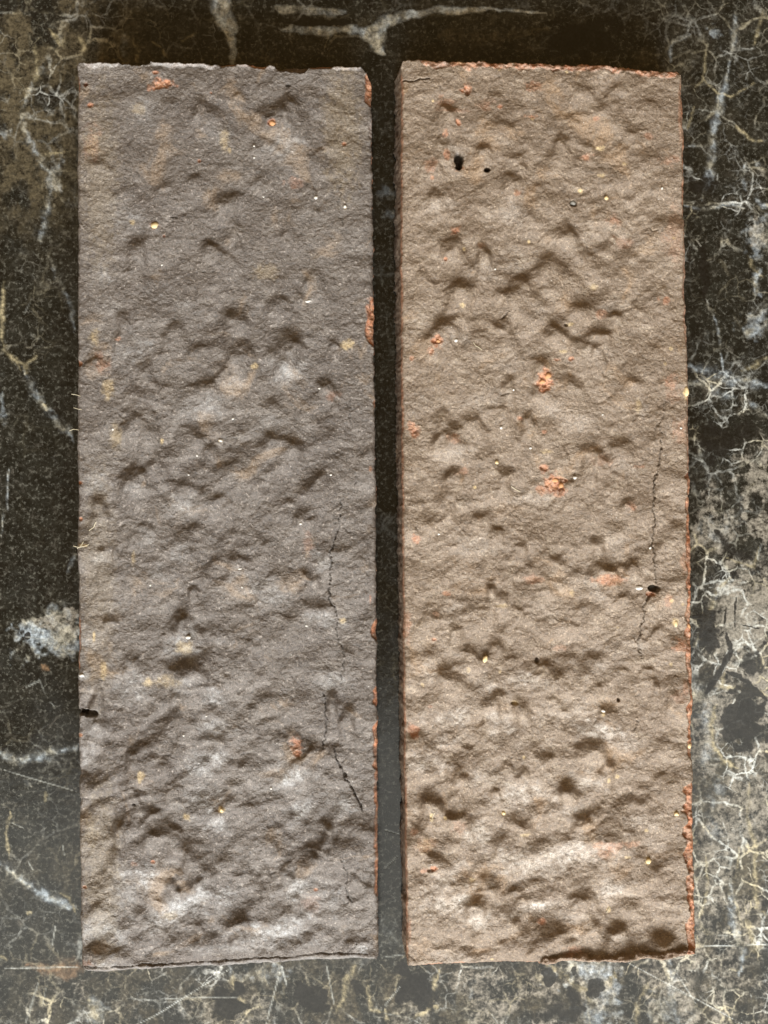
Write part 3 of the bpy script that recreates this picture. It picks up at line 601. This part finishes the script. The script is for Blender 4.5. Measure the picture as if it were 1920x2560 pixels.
dents_right = d(2, [(280, 470, 100, 32, -15, 1), (430, 635, 70, 34, 0, .95), (550, 680, 90, 28, 10, .8), (605, 712, 50, 22, -30, .7), (560, 775, 80, 32, -20, .9), (780, 605, 80, 34, -20, .9), (880, 620, 60, 28, -10, .9), (510, 535, 120, 32, -10, .7), (260, 615, 60, 28, -30, .8), (225, 835, 70, 30, 0, .8), (760, 1000, 80, 50, 45, .9), (430, 1075, 70, 44, 0, 1), (285, 1060, 100, 50, 25, .9),
    (860, 378, 80, 36, 10, .4), (940, 470, 130, 50, 40, .5), (720, 860, 130, 44, -20, .4), (1070, 840, 90, 40, 50, .4), (820, 510, 90, 34, -20, .5), (1090, 560, 110, 36, 20, .3), (1010, 760, 80, 30, -20, .4), (480, 400, 80, 26, 0, .5), (640, 380, 60, 24, -20, .6), (960, 1050, 110, 44, 45, .5), (200, 720, 60, 30, 40, .6), (640, 940, 90, 40, -30, .4)]) \
  + d(4, [(555, 135, 180, 50, 38, 1.25), (690, 50, 150, 56, 45, .95), (365, 135, 120, 56, -22, 1.1), (275, 295, 140, 42, 8, 1.0), (190, 335, 120, 40, 40, .8), (705, 335, 80, 50, 62, 1.0), (650, 470, 120, 50, 42, 1.0), (540, 550, 70, 44, 0, .9), (945, 322, 110, 38, -15, 1.05), (500, 300, 90, 50, 20, .7), (930, 395, 60, 32, 0, .8), (222, 800, 110, 40, 66, 1.0), (300, 750, 110, 32, 20, .8),
    (370, 700, 90, 46, 20, .7), (300, 925, 90, 44, -10, .9), (520, 940, 70, 34, 0, .9), (890, 830, 70, 40, 0, .8), (940, 880, 90, 40, -40, .7), (1010, 795, 110, 46, 10, .8), (620, 695, 60, 40, 0, .9), (1050, 1060, 70, 32, 0, .7), (820, 550, 90, 36, -20, .6), (1000, 258, 70, 30, -10, .8), (240, 700, 90, 50, 30, .6), (760, 860, 70, 30, 0, .5), (1080, 530, 90, 32, -30, .7), (210, 100, 110, 30, -50, .5), (470, 640, 110, 40, 20, .4), (850, 230, 90, 50, -40, .6), (1170, 780, 70, 40, 0, .5), (640, 580, 70, 40, 60, .6), (790, 980, 60, 30, 0, .6), (420, 860, 100, 36, 20, .4), (1180, 140, 90, 40, 20, .4)]) \
  + d(6, [(955, 232, 140, 36, -5, 1.15), (1045, 228, 80, 32, 35, 1.0), (500, 75, 70, 28, -15, .9), (465, 320, 50, 36, 0, 1.0), (525, 365, 80, 30, -40, .9), (590, 412, 50, 28, -30, .8), (360, 420, 100, 28, 50, .8), (215, 435, 70, 32, -30, .8), (310, 485, 60, 34, 0, .8), (1020, 355, 110, 34, 30, .9), (490, 570, 90, 36, -10, 1.0), (735, 690, 120, 36, -45, .9), (690, 650, 50, 28, 0, .7), (300, 710, 120, 42, -30, 1.1), (455, 815, 80, 44, 0, 1.05),
    (590, 825, 90, 48, 10, .9), (500, 775, 50, 36, 0, .8), (720, 800, 70, 34, 30, .8), (960, 850, 70, 32, 0, .9), (885, 1015, 160, 50, 15, 1.2), (960, 1080, 70, 36, 0, .9), (360, 1022, 50, 24, 0, .8), (1135, 675, 70, 22, 8, .9), (930, 125, 60, 34, 0, .8), (840, 410, 100, 28, 42, .6), (1160, 520, 110, 26, 50, .8), (370, 595, 60, 30, 20, .7), (745, 200, 120, 32, -35, .8), (600, 145, 60, 24, -20, .8), (690, 1060, 90, 32, 0, .7), (1030, 680, 100, 24, 0, .7), (920, 630, 80, 40, -20, .5), (160, 810, 70, 30, 0, .5), (420, 20, 90, 34, 10, .7), (1180, 745, 40, 24, 0, .7), (1250, 780, 50, 24, -10, .8), (540, 1085, 50, 26, 0, .7), (900, 770, 80, 32, 10, .5), (300, 1075, 70, 28, 0, .5)]) \
  + d(8, [(230, 160, 120, 50, -32, 1.2), (320, 185, 120, 46, 5, 1.15), (590, 225, 120, 38, -22, 1.15), (850, 213, 100, 36, 15, 1.1), (920, 185, 60, 36, -40, .9), (800, 65, 80, 50, 0, 1), (495, 505, 140, 40, -17, 1.2), (410, 560, 90, 40, -10, .9), (640, 560, 120, 32, 0, .8), (840, 545, 120, 34, 25, .9), (860, 680, 110, 42, 40, 1), (1000, 690, 140, 54, 18, 1.15), (420, 700, 120, 32, 30, .8), (640, 770, 90, 34, 30, .9), (180, 380, 80, 60, 50, .6),
    (500, 320, 80, 36, -30, .5), (1190, 745, 130, 50, 0, 1), (480, 95, 50, 24, 0, .9), (310, 95, 60, 28, 0, .8), (600, 20, 70, 32, 0, .7), (720, 725, 120, 32, 30, .8), (330, 20, 70, 32, 0, .8), (570, 660, 40, 22, 0, .7), (740, 170, 90, 40, 0, .5), (960, 300, 110, 40, 0, .4), (270, 500, 70, 30, 20, .5), (250, 760, 90, 30, 20, .5), (1100, 640, 100, 36, 20, .5), (1080, 120, 110, 36, 40, .4)])
whites_right = d(2, [(310, 655, 50, 24, -30, .5), (560, 930, 50, 50, 60, .32), (240, 890, 60, 26, 0, .3), (1060, 1050, 60, 30, 0, .25), (640, 620, 70, 30, 0, .15), (860, 1060, 60, 30, 20, .2)]) \
  + d(4, [(560, 40, 70, 50, 45, .25), (450, 60, 60, 40, 30, .25), (320, 360, 60, 30, 0, .35), (990, 220, 60, 26, 0, .35), (680, 240, 40, 40, 0, .2), (130, 640, 70, 40, 0, .3), (300, 850, 80, 34, 30, .42), (440, 620, 110, 40, 20, .25), (800, 690, 90, 30, -25, .35), (1040, 905, 60, 24, -20, .4), (180, 270, 70, 30, 40, .2), (560, 430, 90, 50, 30, .15), (950, 430, 70, 30, 0, .2), (850, 730, 70, 30, 0, .25), (620, 1050, 90, 36, 0, .3), (1110, 640, 20, 60, 10, .25), (390, 1060, 60, 26, 0, .2)]) \
  + d(6, [(400, 150, 90, 34, 0, .35), (310, 90, 60, 24, 0, .25), (290, 890, 90, 34, 5, .55), (490, 900, 50, 28, 0, .5), (550, 955, 70, 40, 0, .5), (935, 950, 90, 34, -15, .75), (610, 715, 50, 26, 0, .5), (930, 680, 70, 30, 0, .3), (430, 750, 70, 34, -30, .4), (270, 990, 60, 30, 0, .3), (200, 1085, 80, 34, 0, .5), (900, 325, 70, 22, -45, .4), (680, 745, 50, 20, 0, .35), (300, 430, 60, 34, 30, .3), (180, 680, 70, 26, -40, .35), (1040, 590, 110, 28, 0, .25), (720, 885, 70, 30, 0, .3), (840, 860, 60, 30, 0, .25), (1060, 1000, 60, 40, 0, .25), (700, 440, 80, 30, -40, .15), (1000, 130, 70, 30, 0, .2)]) \
  + d(8, [(570, 115, 80, 50, 20, .55), (820, 185, 60, 30, 0, .42), (310, 592, 100, 44, 0, .65), (400, 645, 70, 36, 0, .6), (245, 500, 100, 32, 40, .5), (800, 385, 190, 60, 10, .52), (640, 605, 110, 26, 5, .55), (970, 520, 80, 34, 0, .5), (420, 290, 60, 44, 0, .5), (560, 390, 100, 46, 0, .42), (390, 490, 60, 30, 0, .4), (700, 120, 60, 30, 0, .3), (880, 60, 60, 40, 0, .35), (1120, 240, 60, 26, 0, .3), (780, 640, 110, 26, 0, .3), (470, 40, 70, 30, 0, .3), (1180, 330, 50, 26, 0, .2), (380, 60, 60, 26, 0, .3), (280, 820, 120, 20, 0, .25), (640, 430, 120, 40, 0, .4), (1030, 730, 60, 14, 0, .3)])
oranges_right = d(2, [(360, 385, 22, 22, .85), (318, 528, 14, 14, .9), (262, 445, 44, 28, .35), (650, 370, 38, 22, .45), (875, 680, 26, 16, .6), (635, 505, 22, 10, .5), (208, 770, 9, 9, .6), (310, 995, 20, 18, .6), (990, 950, 26, 26, .45), (260, 580, 14, 14, .5), (1240, 690, 40, 20, .3), (430, 450, 40, 24, .3), (205, 720, 24, 24, .35), (270, 670, 14, 20, .5), (500, 462, 12, 9, .6), (575, 835, 14, 10, .5), (330, 725, 26, 10, .6), (1250, 1000, 40, 100, .22), (1150, 590, 24, 14, .4), (915, 515, 12, 8, .5), (300, 480, 50, 10, .3), (1280, 500, 10, 120, .4), (1270, 1080, 30, 60, .25), (1030, 1040, 40, 26, .3), (420, 1060, 16, 12, .3)]) \
  + d(4, [(695, 540, 34, 38, .9), (685, 578, 14, 14, .8), (735, 985, 44, 36, .8), (690, 920, 24, 16, .7), (690, 1010, 30, 20, .5), (228, 378, 18, 24, .85), (205, 410, 14, 16, .7), (132, 752, 28, 30, .62), (265, 15, 8, 8, .8), (742, 450, 16, 9, .7), (805, 446, 12, 9, .7), (930, 255, 28, 18, .45), (588, 702, 14, 10, .6), (1215, 195, 24, 16, .5), (1240, 545, 34, 26, .42), (300, 790, 24, 20, .4), (340, 930, 24, 14, .4), (120, 440, 10, 12, .6), (695, 760, 12, 8, .5), (1100, 910, 22, 8, .4), (760, 1030, 30, 14, .5), (1280, 760, 26, 60, .3), (940, 880, 40, 24, .2), (1070, 1080, 24, 20, .4), (1250, 600, 30, 30, .2)]) \
  + d(6, [(965, 292, 60, 18, .5), (1150, 355, 20, 10, .75), (122, 945, 26, 26, .55), (140, 115, 18, 18, .5), (1290, 580, 34, 30, .5), (650, 290, 40, 16, .35), (218, 550, 12, 8, .6), (1225, 385, 24, 24, .4), (1300, 200, 20, 50, .35), (270, 350, 16, 10, .5), (100, 490, 14, 60, .4), (760, 590, 30, 12, .3), (1270, 800, 30, 30, .2), (220, 440, 14, 10, .4), (200, 840, 10, 8, .4), (1300, 760, 12, 40, .4)]) \
  + d(8, [(215, 430, 16, 14, .9), (970, 335, 60, 22, .45), (945, 370, 34, 18, .35), (820, 795, 40, 22, .42), (680, 665, 18, 12, .55), (170, 330, 40, 24, .25), (125, 275, 16, 14, .4), (1050, 325, 40, 14, .4), (330, 250, 30, 30, .2), (175, 440, 24, 10, .5), (110, 700, 8, 60, .4)])
yellows_right = d(2, [(935, 640, 20, 14, .8), (850, 825, 14, 10, .8), (960, 855, 9, 10, .7), (640, 512, 10, 8, .7), (212, 435, 6, 8, .8), (940, 760, 16, 10, .5), (345, 1080, 7, 10, .7), (625, 1045, 6, 8, .8), (1040, 710, 14, 8, .4), (1250, 1030, 8, 6, .7), (790, 312, 8, 6, .6), (500, 300, 9, 6, .5), (330, 270, 24, 8, .6)]) \
  + d(4, [(340, 215, 14, 12, .6), (800, 298, 14, 10, .6), (910, 135, 24, 14, .35), (393, 1000, 9, 9, .8), (700, 845, 26, 9, .4), (1240, 400, 8, 8, .6), (1215, 465, 8, 8, .6), (770, 415, 20, 8, .4), (1305, 590, 12, 26, .9), (700, 520, 10, 12, .5), (1100, 645, 14, 30, .3), (740, 1000, 12, 8, .5)]) \
  + d(6, [(1262, 480, 14, 20, .75), (1240, 382, 9, 9, .8), (168, 745, 8, 8, .6), (815, 350, 12, 14, .4), (510, 405, 30, 10, .35), (565, 825, 20, 14, .5), (1240, 660, 8, 10, .6), (945, 870, 8, 14, .7), (605, 1060, 7, 7, .6), (500, 690, 6, 8, .5), (1010, 500, 8, 6, .4), (366, 680, 10, 14, .4), (1290, 400, 6, 6, .5)]) \
  + d(8, [(518, 198, 9, 9, .8), (205, 210, 9, 18, .8), (265, 215, 7, 9, .8), (1265, 198, 13, 11, .7), (1132, 268, 10, 8, .6), (610, 290, 24, 10, .35), (380, 480, 14, 8, .5), (970, 612, 8, 12, .6), (1140, 400, 16, 16, .4), (465, 822, 8, 6, .5), (1010, 40, 9, 8, .6), (180, 330, 40, 30, .2), (1050, 385, 14, 6, .5), (970, 55, 8, 14, .5)])
cracks_right = [(2, [(75, 345), (130, 348), (160, 338), (210, 340)], 3.4, 16), (2, [(1150, 985), (1165, 1000), (1185, 992)], 3, 10), (4, [(1222, 612), (1208, 650), (1205, 690), (1185, 725), (1172, 745)], 2.6, 10), (4, [(1195, 760), (1200, 830), (1186, 890), (1182, 940), (1166, 980), (1166, 1050), (1154, 1106)], 3.4, 18), (4, [(1080, 690), (1075, 720)], 2.4, 8),
    (6, [(1162, 0), (1168, 60), (1160, 110), (1166, 200), (1170, 260), (1178, 315)], 3, 16), (6, [(1160, 345), (1122, 400), (1122, 460), (1104, 520), (1100, 570), (1112, 612), (1117, 665)], 3, 15), (6, [(1092, 898), (1088, 945)], 2.6, 12), (6, [(1090, 760), (1110, 780)], 2.6, 8), (4, [(540, 240), (520, 260), (512, 275)], 3.4, 14), (4, [(510, 602), (545, 592)], 3.2, 12),
    (6, [(140, 50), (150, 90)], 2.6, 8), (8, [(100, 800), (140, 830)], 2.6, 8), (6, [(1080, 540), (1095, 560)], 2.4, 8), (4, [(640, 690), (652, 725)], 2.6, 10), (2, [(735, 312), (760, 292)], 3, 10), (6, [(540, 270), (545, 285)], 2.4, 7), (8, [(1040, 140), (1070, 110)], 2.4, 5)]
holes_right = [(2, 322, 690, 20, 40, 70), (2, 445, 735, 14, 12, 40), (2, 815, 880, 20, 16, 10), (6, 1165, 330, 28, 16, 34), (6, 662, 642, 9, 12, 16), (6, 565, 825, 16, 8, 10), (6, 1012, 812, 7, 9, 16), (4, 785, 300, 10, 6, 10), (2, 360, 400, 10, 12, 8), (4, 690, 560, 12, 10, 8), (8, 200, 440, 14, 8, 10)]
strips_right = {'rag_top': 5.5, 'corner': 14,
    'top': [(1050, 1700, 15, 1, .75, 9, .25)],
    'right': [(190, 640, 6, 9, .7, 5, .1), (640, 950, 7, 10, .55, 6, .25), (950, 1180, 6, 9, .6, 5, .2), (1180, 1240, 10, 14, .95, 7, 0), (1240, 1900, 13, 15, .9, 8, .05), (1960, 2400, 24, 17, .95, 9, .05)],
    'bottom': [(1020, 1350, 6, 14, .7, 4, 0), (1350, 1735, 16, -22, .12, 7, 0)],
    'left': [(180, 2400, 3.6, 4, .6, 4, .05)]}

brick_l, hl = build_brick('grey_brick', 'cool grey rough brick with whitish bloom, little orange and a long crack', mat_left,
    [(156, 194), (640, 194), (1280, 193), (1920, 196), (2428, 203)], [(156, 925), (185, 927), (640, 932), (1280, 939), (1920, 943), (2428, 945)],
    [(194, 156), (380, 154), (540, 160), (730, 164), (903, 168), (925, 172)], [(203, 2430), (540, 2420), (760, 2408), (945, 2398)],
    ((-4, -4), 0, -10, 0), dents_left, whites_left, oranges_left, yellows_left, cracks_left, holes_left, strips_left, 1000, .95, 32, (.75, .55, .8, .55), .76)
brick_r, hr = build_brick('tan_brick', 'warm tan rough brick with orange clay along its chipped edges and a black hole', mat_right,
    [(150, 1004), (640, 1002), (1280, 1006), (1920, 1011), (2415, 1017)], [(150, 1706), (197, 1708), (640, 1715), (960, 1723), (1280, 1727), (1920, 1734), (2415, 1741)],
    [(1004, 152), (1050, 148), (1120, 150), (1365, 158), (1560, 168), (1695, 177), (1710, 184)], [(1017, 2416), (1353, 2403), (1540, 2393), (1740, 2382)],
    ((18, 9), 0, 2, 0), dents_right, whites_right, oranges_right, yellows_right, cracks_right, holes_right, strips_right, 2000, .6, 28, (-.45, .6, .85, .6), .92)

# ------------------------------------------------------------------ small stones set in the faces, fibres stuck to them
def plain(name, c1, c2, rough=.7):
    n = NT(name)
    return n.out(n.mix(n.noise(1500, 3), c1, c2), rough, n.bump(n.noise(1800, 3), .4, .0003), .3)
m_white = plain('white_grit', (.45, .42, .37), (.66, .63, .57)); m_ochre = plain('ochre_grit', (.50, .36, .17), (.68, .55, .32))
m_orange = plain('orange_grit', (.40, .18, .075), (.48, .27, .13)); m_grey = plain('grey_grit', (.13, .12, .10), (.30, .28, .24)); m_straw = plain('straw', (.42, .36, .24), (.62, .55, .40))
import bmesh, mathutils
rs = np.random.RandomState(77)
def pebble(brick, hf, r, x, y, a, b, mat, rot=0):
    px, py = zp(r, x, y)
    bm = bmesh.new(); bmesh.ops.create_icosphere(bm, subdivisions=2, radius=1)
    for v in bm.verts:
        k = 1 + .22 * (rs.rand() - .5) + .15 * math.sin(3 * v.co.x + x) * math.cos(2.5 * v.co.y + y)
        v.co = mathutils.Vector((v.co.x * a * k, v.co.y * b * k, v.co.z * min(a, b) * .8 * k)) * (ZS * S)
    me = bpy.data.meshes.new('embedded_pebble'); bm.to_mesh(me); bm.free()
    me.materials.append(mat)
    for p in me.polygons: p.use_smooth = True
    o = bpy.data.objects.new('embedded_pebble', me); col.objects.link(o)
    o.parent = brick; o.rotation_euler = (0, 0, rot)
    o.location = mathutils.Vector(((px - W0 / 2) * S, (H0 / 2 - py) * S, hf(px, py) + .25 * min(a, b) * ZS * S)) - brick.location
for q in [(1, 1178, 538, 14, 13, m_orange), (1, 1098, 632, 5, 5, m_white), (1, 1098, 681, 5, 5, m_white), (1, 1138, 850, 5, 4, m_white), (1, 1365, 855, 9, 8, m_white), (1, 1490, 892, 7, 8, m_white), (1, 668, 975, 17, 14, m_ochre), (3, 1005, 702, 6, 5, m_white), (3, 952, 797, 9, 6, m_white), (3, 850, 861, 5, 5, m_white), (3, 815, 945, 5, 4, m_white), (3, 1430, 945, 5, 5, m_white),
          (3, 1380, 573, 6, 4, m_white), (3, 488, 749, 5, 5, m_white), (3, 1330, 195, 13, 5, m_white), (5, 815, 540, 11, 8, m_white), (5, 1038, 245, 10, 4, m_white), (5, 650, 316, 5, 5, m_white), (5, 1046, 325, 5, 4, m_white), (5, 1300, 50, 6, 5, m_white), (5, 356, 705, 12, 7, m_white), (5, 1325, 491, 6, 4, m_white), (7, 1170, 90, 5, 5, m_white), (7, 960, 178, 8, 9, m_ochre), (5, 893, 880, 5, 4, m_white), (5, 797, 962, 5, 4, m_white), (3, 698, 37, 6, 4, m_white)]:
    pebble(brick_l, hl, *q, rot=rs.rand() * .6 - .3)
for q in [(6, 1102, 328, 17, 10, m_white), (6, 437, 635, 10, 17, m_ochre), (6, 1262, 482, 9, 15, m_ochre), (2, 815, 876, 15, 11, m_grey), (4, 310, 367, 8, 7, m_white), (4, 505, 742, 7, 7, m_white), (4, 487, 892, 8, 9, m_ochre), (4, 632, 830, 6, 5, m_white), (4, 825, 957, 9, 7, m_white), (4, 557, 580, 5, 5, m_white), (4, 1307, 585, 11, 22, m_ochre), (6, 1150, 155, 6, 6, m_white), (8, 518, 198, 8, 8, m_ochre), (8, 1265, 200, 11, 10, m_ochre), (8, 1142, 402, 12, 12, m_ochre),
          (2, 1200, 815, 5, 6, m_white), (4, 480, 57, 5, 5, m_white), (6, 945, 858, 9, 7, m_white), (4, 1283, 743, 6, 5, m_white), (2, 960, 855, 8, 9, m_ochre), (6, 1325, 1015, 9, 12, m_ochre), (6, 1322, 495, 9, 12, m_orange), (6, 1165, 322, 20, 9, m_grey), (6, 237, 95, 5, 5, m_white), (4, 945, 685, 5, 4, m_white), (4, 740, 968, 16, 9, m_orange), (4, 765, 990, 12, 14, m_orange), (4, 705, 520, 16, 12, m_orange), (4, 680, 545, 14, 10, m_orange), (4, 235, 370, 11, 8, m_orange)]:
    pebble(brick_r, hr, *q, rot=rs.rand() * .6 - .3)
def fibre(brick, hf, r, pts, rad=.9):
    bm = bmesh.new(); prev = None
    P = []
    for x, y in pts:
        px, py = zp(r, x, y)
        P.append(mathutils.Vector(((px - W0 / 2) * S, (H0 / 2 - py) * S, hf(px, py) + 1.5 * S)))
    zmax = max(p.z for p in P)
    for i, p in enumerate(P):
        p.z = max(p.z, zmax - 4 * S)
        t = (P[min(i + 1, len(P) - 1)] - P[max(i - 1, 0)]).normalized(); s_ = t.cross(mathutils.Vector((0, 0, 1))).normalized(); u_ = s_.cross(t)
        ring = [bm.verts.new(p + (s_ * math.cos(a) + u_ * math.sin(a)) * rad * S) for a in (0, 1.57, 3.14, 4.71)]
        if prev:
            for k in range(4): bm.faces.new((prev[k], prev[(k + 1) % 4], ring[(k + 1) % 4], ring[k]))
        else: bm.faces.new(ring[::-1])
        prev = ring
    bm.faces.new(prev)
    for v in bm.verts: v.co -= brick.location
    me = bpy.data.meshes.new('straw_fibre'); bm.to_mesh(me); bm.free(); me.materials.append(m_straw)
    o = bpy.data.objects.new('straw_fibre', me); col.objects.link(o); o.parent = brick
fibre(brick_l, hl, 5, [(318, 146), (340, 152), (365, 148), (385, 140)]); fibre(brick_l, hl, 5, [(335, 158), (352, 145), (362, 128)]); fibre(brick_l, hl, 5, [(385, 80), (405, 66), (415, 44)])
fibre(brick_l, hl, 3, [(310, 597), (330, 600), (350, 606)], .7); fibre(brick_l, hl, 3, [(300, 755), (318, 748), (342, 752)], .7); fibre(brick_l, hl, 3, [(318, 655), (340, 662), (355, 664)], .7)
fibre(brick_r, hr, 4, [(385, 375), (395, 390), (408, 396), (422, 408)], .9); fibre(brick_r, hr, 4, [(550, 995), (570, 1008), (590, 1018)], .8); fibre(brick_r, hr, 8, [(205, 225), (210, 205), (218, 190)], 1.0); fibre(brick_r, hr, 8, [(962, 625), (970, 610), (976, 600)], 1.0)
